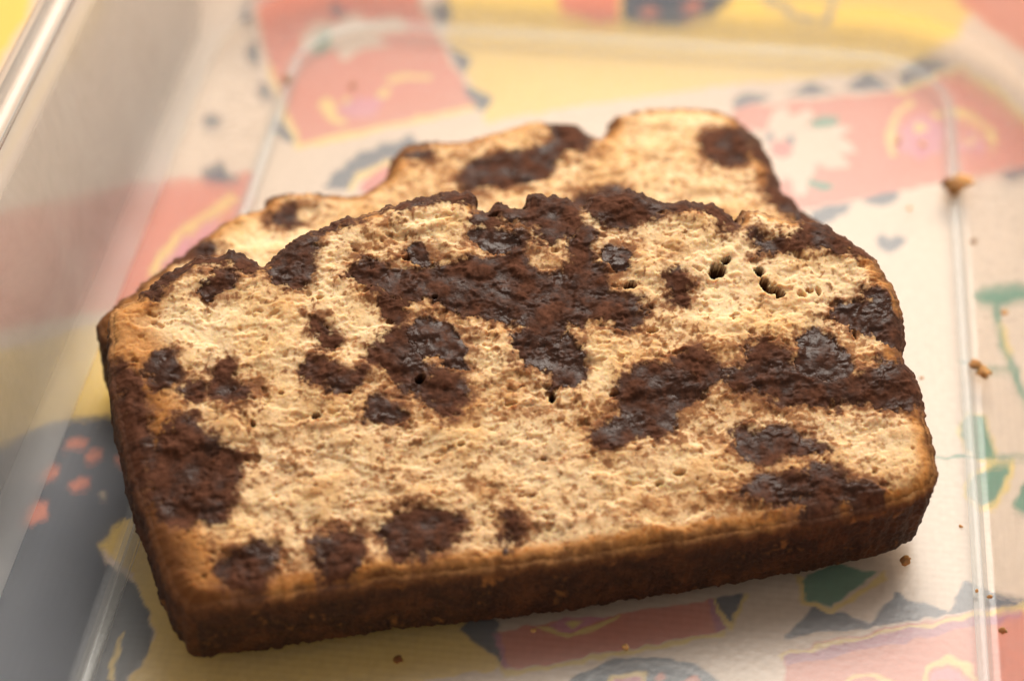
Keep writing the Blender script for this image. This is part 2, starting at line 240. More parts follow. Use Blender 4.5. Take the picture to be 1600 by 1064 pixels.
    ('green',[(43.2,64.7),(46.3,63.9),(48.2,62.7),(45.8,61.4),(43.6,62.2)]),
    ('red',[(36.8,73.4),(39.0,75.5),(40.7,72.9),(39.1,69.9),(37.2,70.6)]),
    ('slate',[(35.7,76.1),(36.8,77.4),(37.3,75.1),(36.2,73.9)]),
    ('slate',[(39.3,76.1),(40.4,77.0),(40.9,74.4),(40.0,73.6)]),
    ('yline',[(57.0,72.9),(56.8,79.5),(58.6,86.6),(61.5,90.5),(62.2,89.0),(59.4,85.1),(58.0,78.7),(58.1,72.1)]),
    ('yline',[(67.6,88.6),(72.1,87.2),(75.7,81.8),(76.1,78.0),(74.8,78.4),(74.0,81.6),(71.4,85.1),(67.6,86.6)]),
    ('pink',[(58.9,74.1),(59.6,81.8),(63.0,86.1),(66.9,82.6),(66.1,74.9),(62.7,71.7)]),
    ('pink',[(69.4,75.3),(70.7,82.1),(73.4,79.6),(73.8,75.8)]),
    ('yline',[(61.3,82.0),(63.0,83.2),(64.0,81.3),(62.0,80.1)]),
    ('yline',[(64.7,86.3),(66.5,87.1),(66.9,85.2),(65.2,84.4)]),
    ('yline',[(70.1,79.2),(72.3,80.0),(72.8,78.2),(70.5,77.3)]),
    ('cream',[(-50.8,99.6),(-48.5,103.1),(-44.5,101.4),(-44.0,109.2),(-39.9,103.1),(-34.3,105.9),(-31.2,101.9),(-36.8,99.1),(-33.9,96.2),(-39.6,94.4),(-41.3,90.0),(-44.3,93.9),(-47.5,91.4),(-50.4,94.2)]),
    ('green',[(-48.4,93.4),(-47.7,98.9),(-46.0,99.5),(-44.8,95.3),(-45.7,91.6),(-47.5,91.4)]),
    ('slate',[(-47.3,110.0),(-43.8,107.7),(-43.9,104.8),(-47.1,106.0)]),
    ('red',[(-45.8,109.0),(-43.6,110.4),(-42.4,107.2),(-44.1,105.9)]),
    ('yline',[(-43.3,75.6),(-43.3,78.6),(-41.4,77.8),(-40.0,73.0),(-37.4,71.7),(-37.8,70.3),(-40.8,71.3)]),
    ('yline',[(-39.8,78.6),(-38.4,79.1),(-37.7,76.2),(-39.1,75.5)]),
    ('yline',[(-33.9,81.7),(-32.4,82.9),(-31.3,80.0),(-33.3,79.3)]),
    ('yline',[(-32.9,85.9),(-29.1,87.9),(-24.9,87.2),(-25.2,85.5),(-28.8,86.3),(-32.0,83.9)]),
    ('yline',[(-35.5,77.1),(-34.3,78.0),(-33.5,75.3),(-34.9,75.2)]),
    ('pink',[(-40.3,74.9),(-37.0,79.3),(-32.4,79.4),(-33.2,73.8),(-37.0,72.4)]),
    ('green',[(70.0,36.5),(72.0,39.1),(76.1,40.4),(82.2,39.9),(77.9,36.6),(74.3,34.2),(71.3,34.4)]),
    ('green',[(73.0,34.0),(74.0,34.1),(74.6,26.1),(76.0,20.3),(77.1,14.6),(79.6,2.3),(78.8,2.2),(76.2,13.8),(75.0,19.5),(73.6,25.3)]),
    ('green',[(66.3,21.0),(68.2,20.9),(70.1,19.9),(75.0,19.5),(75.1,18.6),(70.1,18.9),(67.7,19.8)]),
    ('yline',[(73.6,30.6),(74.4,30.7),(75.4,23.2),(74.8,22.9)]),
    ('yline',[(66.3,5.6),(67.9,9.3),(70.5,8.2),(71.8,2.8),(71.9,-1.5),(69.1,-1.9),(67.4,0.2)]),
    ('green',[(66.9,6.3),(68.2,8.6),(70.3,7.9),(71.4,2.7),(71.5,-1.1),(69.6,-1.3),(67.6,0.9)]),
    ('green',[(62.7,-1.0),(66.4,-0.4),(70.1,-0.0),(75.8,0.9),(85.1,2.3),(85.1,1.3),(75.7,-0.0),(66.4,-1.3),(62.8,-1.5)]),
    ('yline',[(66.5,-8.5),(67.6,-4.4),(70.5,-1.4),(74.3,-0.3),(73.6,-5.1),(71.5,-9.9),(68.7,-12.1)]),
    ('green',[(67.2,-8.2),(68.1,-5.1),(70.5,-2.5),(73.4,-1.1),(72.8,-5.1),(71.1,-9.3),(69.2,-10.8)]),
    ('green',[(73.5,-9.0),(74.6,-6.3),(76.3,-4.7),(79.1,-5.1),(77.8,-9.8),(74.6,-11.4)]),
]
CRUMBS = [
    (67.2,58.6,2.9), (69.0,60.4,2.4), (66.0,59.5,1.9), (68.7,14.9,1.7), (69.9,13.9,2.0), (73.9,28.6,0.9), (-49.1,77.0,1.3),
    (-37.6,77.4,0.9), (58.3,72.1,0.8), (62.4,71.8,1.0), (59.8,53.7,0.7), (69.9,45.9,0.8), (60.7,12.1,0.5), (65.4,-18.3,0.5),
    (66.9,-30.9,0.5), (68.6,-31.8,0.6), (70.1,-37.1,0.9), (-9.1,-51.4,1.1), (20.5,-45.8,0.8), (8.1,-44.3,0.6), (57.5,-26.1,1.3),
    ]

# ---------------------------------------------------------------- noise on arrays
class Perlin:
    def __init__(self, seed):
        r = np.random.RandomState(seed)
        self.p = np.concatenate([r.permutation(256)] * 2)
        a = r.rand(256) * 2 * np.pi
        self.gx, self.gy = np.cos(a), np.sin(a)

    def n(self, x, y):
        xi, yi = np.floor(x).astype(np.int64), np.floor(y).astype(np.int64)
        xf, yf = x - xi, y - yi
        def g(i, j):
            h = self.p[self.p[(xi + i) & 255] + ((yi + j) & 255)]
            return self.gx[h] * (xf - i) + self.gy[h] * (yf - j)
        u = xf * xf * xf * (xf * (xf * 6 - 15) + 10)
        v = yf * yf * yf * (yf * (yf * 6 - 15) + 10)
        a, b = g(0, 0), g(0, 1)
        a = a + u * (g(1, 0) - a)
        b = b + u * (g(1, 1) - b)
        return (a + v * (b - a)) * 1.5

    def fbm(self, x, y, size, octaves=4, gain=0.5):
        s, a, t = 0.0, 1.0, 0.0
        f = 1.0 / size
        for k in range(octaves):
            s = s + a * self.n(x * f + 17.3 * k, y * f - 9.1 * k)
            t += a
            a *= gain
            f *= 2.03
        return s / t

def worley(x, y, size, seed):
    """distance to the nearest scattered point (in cells) and that point's random value"""
    r = np.random.RandomState(seed)
    p = np.concatenate([r.permutation(256)] * 2)
    rx, ry, rv = r.rand(256), r.rand(256), r.rand(256)
    x, y = x / size, y / size
    xi, yi = np.floor(x).astype(np.int64), np.floor(y).astype(np.int64)
    best = np.full(x.shape, 9.0)
    val = np.zeros(x.shape)
    for i in (-1, 0, 1):
        for j in (-1, 0, 1):
            h = p[p[(xi + i) & 255] + ((yi + j) & 255)]
            d = np.hypot(xi + i + rx[h] - x, yi + j + ry[h] - y)
            m = d < best
            best = np.where(m, d, best)
            val = np.where(m, rv[h], val)
    return best, val

def sstep(a, b, x):
    t = np.clip((x - a) / (b - a), 0, 1)
    return t * t * (3 - 2 * t)

def lerp(a, b, t):
    a, b = np.asarray(a, float), np.asarray(b, float)
    return a + (b - a) * t[..., None]

# ---------------------------------------------------------------- distance fields
def signed_field(poly, u0, v0, step, nu, nv, reach):
    """distance to a closed polygon on a regular grid, positive inside, clamped to reach"""
    d2 = np.full((nv, nu), reach * reach)
    flips = np.zeros((nv, nu + 1), np.int32)
    P = np.asarray(poly, float)
    for a, b in zip(P, np.roll(P, -1, 0)):
        i0 = max(int((min(a[0], b[0]) - reach - u0) / step), 0)
        i1 = min(int((max(a[0], b[0]) + reach - u0) / step) + 2, nu)
        j0 = max(int((min(a[1], b[1]) - reach - v0) / step), 0)
        j1 = min(int((max(a[1], b[1]) + reach - v0) / step) + 2, nv)
        if i1 > i0 and j1 > j0:
            gx = (u0 + np.arange(i0, i1) * step)[None, :] - a[0]
            gy = (v0 + np.arange(j0, j1) * step)[:, None] - a[1]
            e = b - a
            t = np.clip((gx * e[0] + gy * e[1]) / max(e @ e, 1e-12), 0, 1)
            q = (gx - t * e[0]) ** 2 + (gy - t * e[1]) ** 2
            d2[j0:j1, i0:i1] = np.minimum(d2[j0:j1, i0:i1], q)
        lo, hi = (a, b) if a[1] < b[1] else (b, a)
        ja = max(int(math.ceil((lo[1] - v0) / step)), 0)
        jb = min(int(math.ceil((hi[1] - v0) / step)), nv)
        if jb > ja:
            j = np.arange(ja, jb)
            x = lo[0] + (v0 + j * step - lo[1]) / (hi[1] - lo[1]) * (hi[0] - lo[0])
            i = np.clip(np.ceil((x - u0) / step).astype(int), 0, nu)
            np.add.at(flips, (j, i), 1)
    inside = (np.cumsum(flips, 1)[:, :nu] & 1).astype(bool)
    return np.where(inside, 1, -1) * np.sqrt(d2)

def sample(F, i, j):
    nv, nu = F.shape
    i, j = np.clip(i, 0, nu - 1.001), np.clip(j, 0, nv - 1.001)
    a, b = i.astype(int), j.astype(int)
    s, t = i - a, j - b
    return (F[b, a] * (1 - s) + F[b, a + 1] * s) * (1 - t) + (F[b + 1, a] * (1 - s) + F[b + 1, a + 1] * s) * t

def smooth_loop(pts, spacing):
    """closed Catmull-Rom curve through the points, evenly resampled"""
    P = np.asarray(pts, float)
    out = []
    for p0, p1, p2, p3 in zip(np.roll(P, 1, 0), P, np.roll(P, -1, 0), np.roll(P, -2, 0)):
        for t in np.linspace(0, 1, 12, endpoint=False):
            m1, m2 = (p2 - p0) * 0.4, (p3 - p1) * 0.4
            out.append((2*t**3 - 3*t*t + 1) * p1 + (t**3 - 2*t*t + t) * m1 + (-2*t**3 + 3*t*t) * p2 + (t**3 - t*t) * m2)
    Q = np.array(out)
    L = np.concatenate([[0], np.cumsum(np.linalg.norm(np.roll(Q, -1, 0) - Q, axis=1))])
    n = int(L[-1] / spacing)
    s = np.linspace(0, L[-1], n, endpoint=False)
    Qc = np.vstack([Q, Q[:1]])
    return np.stack([np.interp(s, L, Qc[:, 0]), np.interp(s, L, Qc[:, 1])], 1)

def blur_loop(a, k):
    w = np.hanning(2 * k + 3)[1:-1]
    w /= w.sum()
    out = np.zeros_like(a)
    for i, x in enumerate(w):
        out += x * np.roll(a, i - k, 0)
    return out

# ---------------------------------------------------------------- mesh helpers
def make_mesh(name, verts, quads, material, parent=None, colour=None, gloss=None, ngons=(), smooth=True):
    me = bpy.data.meshes.new(name)
    verts = np.asarray(verts, np.float32) * MM
    quads = np.asarray(quads, np.int32).reshape(-1, 4)
    nq = len(quads)
    loops = [quads.ravel()] + [np.asarray(g, np.int32) for g in ngons]
    starts = list(np.arange(nq) * 4)
    s = nq * 4
    for g in ngons:
        starts.append(s)
        s += len(g)
    me.vertices.add(len(verts))
    me.vertices.foreach_set('co', verts.ravel())
    me.loops.add(s)
    me.loops.foreach_set('vertex_index', np.concatenate(loops).astype(np.int32))
    me.polygons.add(nq + len(ngons))
    me.polygons.foreach_set('loop_start', np.array(starts, np.int32))
    me.update(calc_edges=True)
    me.validate()
    me.polygons.foreach_set('use_smooth', np.full(len(me.polygons), smooth, bool))
    if colour is not None:
        a = me.attributes.new('tint', 'FLOAT_COLOR', 'POINT')
        c = np.ones((len(verts), 4), np.float32)
        c[:, :3] = colour
        a.data.foreach_set('color', c.ravel())
    if gloss is not None:
        a = me.attributes.new('gloss', 'FLOAT', 'POINT')
        a.data.foreach_set('value', np.asarray(gloss, np.float32))
    me.materials.append(material)
    o = bpy.data.objects.new(name, me)
    col.objects.link(o)
    o.parent = parent
    return o

def tag(o, label, category, group=None):
    o['label'] = label
    o['category'] = category
    if group:
        o['group'] = group
    return o

def empty(name, loc=(0, 0, 0)):
    o = bpy.data.objects.new(name, None)
    o.empty_display_size = 0.01
    col.objects.link(o)
    o.location = loc
    return o

# ---------------------------------------------------------------- materials
def new_mat(name):
    m = bpy.data.materials.new(name)
    m.use_nodes = True
    nt = m.node_tree
    nt.nodes.clear()
    out = nt.nodes.new('ShaderNodeOutputMaterial')
    return m, nt, out

def N(nt, kind, **kw):
    n = nt.nodes.new(kind)
    for k, v in kw.items():
        if hasattr(n, k):
            setattr(n, k, v)
        else:
            n.inputs[k.replace('_', ' ')].default_value = v
    return n

def tinted(name, rough, spec, grain, grain_amount, bump, bump_scale, sss=0.0, gloss=False, coat=0.0):
    m, nt, out = new_mat(name)
    L = nt.links.new
    b = N(nt, 'ShaderNodeBsdfPrincipled')
    L(b.outputs[0], out.inputs[0])
    at = N(nt, 'ShaderNodeAttribute', attribute_name='tint')
    tc = N(nt, 'ShaderNodeTexCoord')
    nz = N(nt, 'ShaderNodeTexNoise', Scale=grain, Detail=4.0)
    L(tc.outputs['Object'], nz.inputs['Vector'])
    mr = N(nt, 'ShaderNodeMapRange')
    mr.inputs[1].default_value, mr.inputs[2].default_value = 0.25, 0.75
    mr.inputs[3].default_value, mr.inputs[4].default_value = 1 - grain_amount, 1 + grain_amount
    L(nz.outputs[0], mr.inputs[0])
    mx = N(nt, 'ShaderNodeVectorMath', operation='MULTIPLY')
    L(at.outputs['Color'], mx.inputs[0])
    L(mr.outputs[0], mx.inputs[1])
    L(mx.outputs[0], b.inputs['Base Color'])
    b.inputs['Specular IOR Level'].default_value = spec
    b.inputs['Roughness'].default_value = rough
    if gloss:
        ga = N(nt, 'ShaderNodeAttribute', attribute_name='gloss')
        gr = N(nt, 'ShaderNodeMapRange')
        gr.inputs[3].default_value, gr.inputs[4].default_value = 0.80, 0.17
        L(ga.outputs['Fac'], gr.inputs[0])
        L(gr.outputs[0], b.inputs['Roughness'])
        sp = N(nt, 'ShaderNodeMapRange')
        sp.inputs[3].default_value, sp.inputs[4].default_value = 0.04, 0.27
        L(ga.outputs['Fac'], sp.inputs[0])
        L(sp.outputs[0], b.inputs['Specular IOR Level'])
    if coat:
        b.inputs['Coat Weight'].default_value = coat
        b.inputs['Coat Roughness'].default_value = 0.3
    if sss:
        b.inputs['Subsurface Weight'].default_value = sss
        b.inputs['Subsurface Radius'].default_value = (1.0, 0.55, 0.25)
        b.inputs['Subsurface Scale'].default_value = 0.0014
    if bump:
        n2 = N(nt, 'ShaderNodeTexNoise', Scale=bump_scale, Detail=5.0, Roughness=0.6)
        L(tc.outputs['Object'], n2.inputs['Vector'])
        bp = N(nt, 'ShaderNodeBump', Strength=bump, Distance=0.0003)
        L(n2.outputs[0], bp.inputs['Height'])
        L(bp.outputs[0], b.inputs['Normal'])
    return m

CRUMB = tinted('sponge', 0.85, 0.12, 2200.0, 0.14, 0.45, 2600.0, sss=0.7)
CRUST = tinted('baked_crust', 0.6, 0.2, 1600.0, 0.30, 0.8, 1900.0)
CHOC = tinted('chocolate', 0.5, 0.4, 1400.0, 0.25, 0.5, 1800.0, gloss=True)

def plastic(name, haze, blur_part, blur_rough, gloss_rough, bump, bump_scale, clear=0.97, sheen=0.04):
    m, nt, out = new_mat(name)
    L = nt.links.new
    tr = N(nt, 'ShaderNodeBsdfTransparent')
    tr.inputs[0].default_value = (clear, clear, clear * 0.99, 1)
    last = tr
    if blur_part:
        rf = N(nt, 'ShaderNodeBsdfRefraction', Roughness=blur_rough, IOR=1.12)
        rf.inputs[0].default_value = (0.97, 0.97, 0.97, 1)
        mx = N(nt, 'ShaderNodeMixShader')
        mx.inputs[0].default_value = blur_part
        L(tr.outputs[0], mx.inputs[1])
        L(rf.outputs[0], mx.inputs[2])
        last = mx
    df = N(nt, 'ShaderNodeBsdfDiffuse')
    df.inputs[0].default_value = (0.84, 0.83, 0.82, 1)
    tl = N(nt, 'ShaderNodeBsdfTranslucent')
    tl.inputs[0].default_value = (0.84, 0.83, 0.82, 1)
    dm = N(nt, 'ShaderNodeMixShader')
    dm.inputs[0].default_value = 0.5
    L(df.outputs[0], dm.inputs[1])
    L(tl.outputs[0], dm.inputs[2])
    m1 = N(nt, 'ShaderNodeMixShader')
    m1.inputs[0].default_value = haze
    L(last.outputs[0], m1.inputs[1])
    L(dm.outputs[0], m1.inputs[2])
    tc = N(nt, 'ShaderNodeTexCoord')
    sm = N(nt, 'ShaderNodeTexNoise', Scale=38.0, Detail=6.0, Roughness=0.65, Distortion=0.6)
    L(tc.outputs['Object'], sm.inputs['Vector'])
    hr = N(nt, 'ShaderNodeMapRange')
    hr.inputs[1].default_value, hr.inputs[2].default_value = 0.3, 0.7
    hr.inputs[3].default_value, hr.inputs[4].default_value = haze * 0.7, haze * 1.35
    L(sm.outputs[0], hr.inputs[0])
    L(hr.outputs[0], m1.inputs[0])
    gl = N(nt, 'ShaderNodeBsdfGlossy', Roughness=gloss_rough)
    lw = N(nt, 'ShaderNodeLayerWeight', Blend=0.5)      # thin sheet: the same reflectance from either side
    pw = N(nt, 'ShaderNodeMath', operation='POWER')
    pw.inputs[1].default_value = 5.0
    fr = N(nt, 'ShaderNodeMath', operation='MULTIPLY_ADD')
    fr.inputs[1].default_value, fr.inputs[2].default_value = 0.9, sheen
    L(lw.outputs['Facing'], pw.inputs[0])
    L(pw.outputs[0], fr.inputs[0])
    nz = N(nt, 'ShaderNodeTexNoise', Scale=bump_scale, Detail=2.0)
    L(tc.outputs['Object'], nz.inputs['Vector'])
    bp = N(nt, 'ShaderNodeBump', Strength=bump, Distance=0.0003)
    L(nz.outputs[0], bp.inputs['Height'])
    for n in [gl] + ([rf] if blur_part else []):
        L(bp.outputs[0], n.inputs['Normal'])
    m2 = N(nt, 'ShaderNodeMixShader')
    L(fr.outputs[0], m2.inputs[0])
    L(m1.outputs[0], m2.inputs[1])
    L(gl.outputs[0], m2.inputs[2])
    L(m2.outputs[0], out.inputs[0])
    return m

PLASTIC_FLOOR = plastic('clear_plastic', 0.085, 0.0, 0.0, 0.36, 0.25, 900.0)
PLASTIC_MARGIN = plastic('grained_plastic', 0.06, 0.5, 0.22, 0.65, 1.0, 900.0, sheen=0.015)
PLASTIC_WALL = plastic('frosted_plastic', 0.24, 0.45, 0.36, 0.55, 0.0, 700.0, sheen=0.02)
PLASTIC_BEAD = plastic('milky_plastic', 0.14, 0.0, 0.0, 0.25, 0.2, 900.0)

# ---------------------------------------------------------------- tablecloth
INK = {
    'cream': (0.60, 0.45, 0.345), 'yellow': (0.70, 0.46, 0.115), 'coral': (0.56, 0.17, 0.11), 'red': (0.55, 0.13, 0.10),
    'pink': (0.55, 0.19, 0.24), 'purple': (0.38, 0.13, 0.19), 'slate': (0.055, 0.062, 0.085), 'green': (0.06, 0.19, 0.11),
    'yline': (0.68, 0.47, 0.14), 'greyline': (0.20, 0.20, 0.22),
}

def build_cloth():
    step = 0.36
    u0, u1, v0, v1 = -125.0, 115.0, -90.0, 150.0
    nu, nv = int((u1 - u0) / step), int((v1 - v0) / step)
    pn = Perlin(5)
    gu, gv = np.meshgrid(u0 + np.arange(nu) * step, v0 + np.arange(nv) * step)
    wi = np.arange(nu)[None, :] + pn.fbm(gu, gv, 3.0, 2) * 0.8 / step
    wj = np.arange(nv)[:, None] + pn.fbm(gu + 60, gv, 3.0, 2) * 0.8 / step
    c = np.zeros((nv, nu, 3)) + INK['cream']
    for ink, poly in PRINT:
        P = np.asarray(poly)
        lo, hi = P.min(0) - 4, P.max(0) + 4
        i0, i1 = max(int((lo[0] - u0) / step), 0), min(int((hi[0] - u0) / step), nu)
        j0, j1 = max(int((lo[1] - v0) / step), 0), min(int((hi[1] - v0) / step), nv)
        if i1 - i0 < 3 or j1 - j0 < 3:
            continue
        F = signed_field(P, u0 + i0 * step, v0 + j0 * step, step, i1 - i0, j1 - j0, 2.5)
        D = sample(F, wi[j0:j1, i0:i1] - i0, wj[j0:j1, i0:i1] - j0)
        k = sstep(-0.25, 0.25, D)
        c[j0:j1, i0:i1] = lerp(c[j0:j1, i0:i1], INK[ink], k)
    shade = 1 + 0.10 * pn.fbm(gu, gv, 1.2, 3)
    c *= shade[..., None]
    # the cloth goes on around the printed field: same print, repeated one width on
    def spread(a0, a1, n, far):
        out = np.linspace(far[0], a0, 40, endpoint=False)
        out2 = np.linspace(a1, far[1], 41)[1:]
        return out, out2
    xs_in, ys_in = u0 + np.arange(nu) * step, v0 + np.arange(nv) * step
    xa, xb = spread(xs_in[0], xs_in[-1], nu, (-520, 520))
    ya, yb = spread(ys_in[0], ys_in[-1], nv, (-420, 640))
    xs, ys = np.concatenate([xa, xs_in, xb]), np.concatenate([ya, ys_in, yb])
    ix = np.round((xs - u0) / step).astype(int) % nu
    iy = np.round((ys - v0) / step).astype(int) % nv
    C = c[np.ix_(iy, ix)]
    X, Y = np.meshgrid(xs, ys)
    Z = -0.25 + 0.2 * pn.fbm(X, Y, 60.0, 2)
    n, m = len(xs), len(ys)
    idx = np.arange(n * m).reshape(m, n)
    q = np.stack([idx[:-1, :-1], idx[:-1, 1:], idx[1:, 1:], idx[1:, :-1]], -1).reshape(-1, 4)
    V = np.stack([X, Y, Z], -1).reshape(-1, 3)
    m_ = tinted('printed_cotton', 0.85, 0.2, 900.0, 0.05, 0.0, 1.0)
    nt = m_.node_tree
    tc = [k for k in nt.nodes if k.type == 'TEX_COORD'][0]
    bs = [k for k in nt.nodes if k.type == 'BSDF_PRINCIPLED'][0]
    hs = []
    for ax in ('X', 'Y'):
        w = N(nt, 'ShaderNodeTexWave', bands_direction=ax, Scale=260.0, Distortion=1.5)
        nt.links.new(tc.outputs['Object'], w.inputs['Vector'])
        hs.append(w)
    ad = N(nt, 'ShaderNodeMath', operation='ADD')
    nt.links.new(hs[0].outputs['Fac'], ad.inputs[0])
    nt.links.new(hs[1].outputs['Fac'], ad.inputs[1])
    bp = N(nt, 'ShaderNodeBump', Strength=0.15, Distance=0.0002)
    nt.links.new(ad.outputs[0], bp.inputs['Height'])
    nt.links.new(bp.outputs[0], bs.inputs['Normal'])
    o = make_mesh('tablecloth', V, q, m_, None, C.reshape(-1, 3))
    sd = o.modifiers.new('thickness', 'SOLIDIFY')
    sd.thickness = 0.0006
    sd.offset = -1
    tag(o, 'cream tablecloth printed with coral ribbons, slate zigzags and green leaves', 'tablecloth')

build_cloth()

# ---------------------------------------------------------------- plastic box
BX0, BX1, BY0, BY1 = -52.4, 70.6, -112.0, 101.3

def round_rect(off, radius):
    x0, x1, y0, y1 = BX0 - off, BX1 + off, BY0 - off, BY1 + off
    r = max(radius + off, 1.0)
    pts = []
    for cx, cy, a in ((x1 - r, y1 - r, 0), (x0 + r, y1 - r, 90), (x0 + r, y0 + r, 180), (x1 - r, y0 + r, 270)):
        for k in range(17):
            t = math.radians(a + k * 90 / 16)
            pts.append((cx + r * math.cos(t), cy + r * math.sin(t)))
    return pts

def loft(name, sections, material, parent, radius, closed, gaps=()):
    """sections: (offset, z) pairs followed round the box; closed joins the last to the first"""
    V, Q = [], []
    n = 68
    for off, z in sections:
        V += [(x, y, z) for x, y in round_rect(off, radius)]
    k = len(sections)
    for s in range(k if closed else k - 1):
        if s in gaps:                     # where it runs on into the next part
            continue
        a, b = s * n, ((s + 1) % k) * n
        for i in range(n):
            j = (i + 1) % n
            Q.append((a + i, a + j, b + j, b + i))
    return make_mesh(name, V, Q, material, parent)

def build_box():
    root = empty('plastic_box')
    tag(root, 'open translucent plastic food box with frosted walls, holding the cake', 'food box')
    # floor: a flat slab
    a, b = round_rect(-1.0, 18.0), round_rect(-1.0, 18.0)
    V = [(x, y, 3.0) for x, y in a] + [(x, y, 2.0) for x, y in b]
    n = len(a)
    Q = []
    make_mesh('floor_panel', V, Q, PLASTIC_FLOOR, root, ngons=[list(range(n)), list(range(2 * n - 1, n - 1, -1))], smooth=False)
    # bead pressed round the floor: it stands up inside and is the foot the box rests on
    bead = []
    for t in np.linspace(0, 180, 9):
        bead.append((-3.0 - 1.05 * math.cos(math.radians(t)) * -1, 3.02 + 0.6 * math.sin(math.radians(t))))
    loft('floor_bead', bead + [(-4.05, 3.02)], PLASTIC_BEAD, root, 18.0, True)
    loft('foot_ring', [(-2.3, 1.98), (-2.4, 0.5), (-2.7, 0.2), (-3.3, 0.2), (-3.6, 0.5), (-3.7, 1.98)], PLASTIC_FLOOR, root, 18.0, True)
    inner = [(-1.0, 3.0), (2.0, 3.0), (5.0, 3.0), (7.5, 3.05), (9.5, 3.5), (11.3, 4.4), (12.8, 5.8), (13.9, 7.7), (14.6, 10.2), (15.3, 16.0),
             (16.3, 24.0), (17.5, 32.0), (18.5, 38.0), (19.3, 43.4)]
    outer = [(o + 0.9, z - 0.2) for o, z in inner[::-1] if z > 7] + [(13.5, 5.1), (11.9, 3.6), (9.8, 2.6), (7.5, 2.1), (5.0, 2.0), (2.0, 2.0), (-1.0, 2.0)]
    loft('floor_margin', inner[:6] + outer[-6:], PLASTIC_MARGIN, root, 18.0, True, gaps=(5, 11))
    wall = inner[5:] + outer[:-5]
    loft('side_wall', wall, PLASTIC_WALL, root, 18.0, True, gaps=(len(wall) - 1,))
    r0 = inner[-1][0]
    rim = [(r0 - 0.1, 43.5), (r0 + 0.1, 44.5), (r0 + 0.7, 45.0), (r0 + 4.2, 45.0), (r0 + 4.9, 44.6), (r0 + 5.2, 43.8), (r0 + 5.2, 41.0),
           (r0 + 4.4, 41.0), (r0 + 4.3, 43.8), (r0 + 1.0, 44.1), (r0 + 0.9, 43.5)]
    loft('rim', rim, PLASTIC_BEAD, root, 18.0, True)

build_box()

# ---------------------------------------------------------------- cake
PALE, TAN, COCOA = (0.80, 0.595, 0.36), (0.70, 0.44, 0.20), (0.27, 0.105, 0.04)
GOLD, BROWN, DARK = (0.47, 0.19, 0.045), (0.095, 0.032, 0.010), (0.026, 0.010, 0.006)
CHOC_DARK, CHOC_MATT = (0.040, 0.014, 0.007), (0.108, 0.043, 0.025)

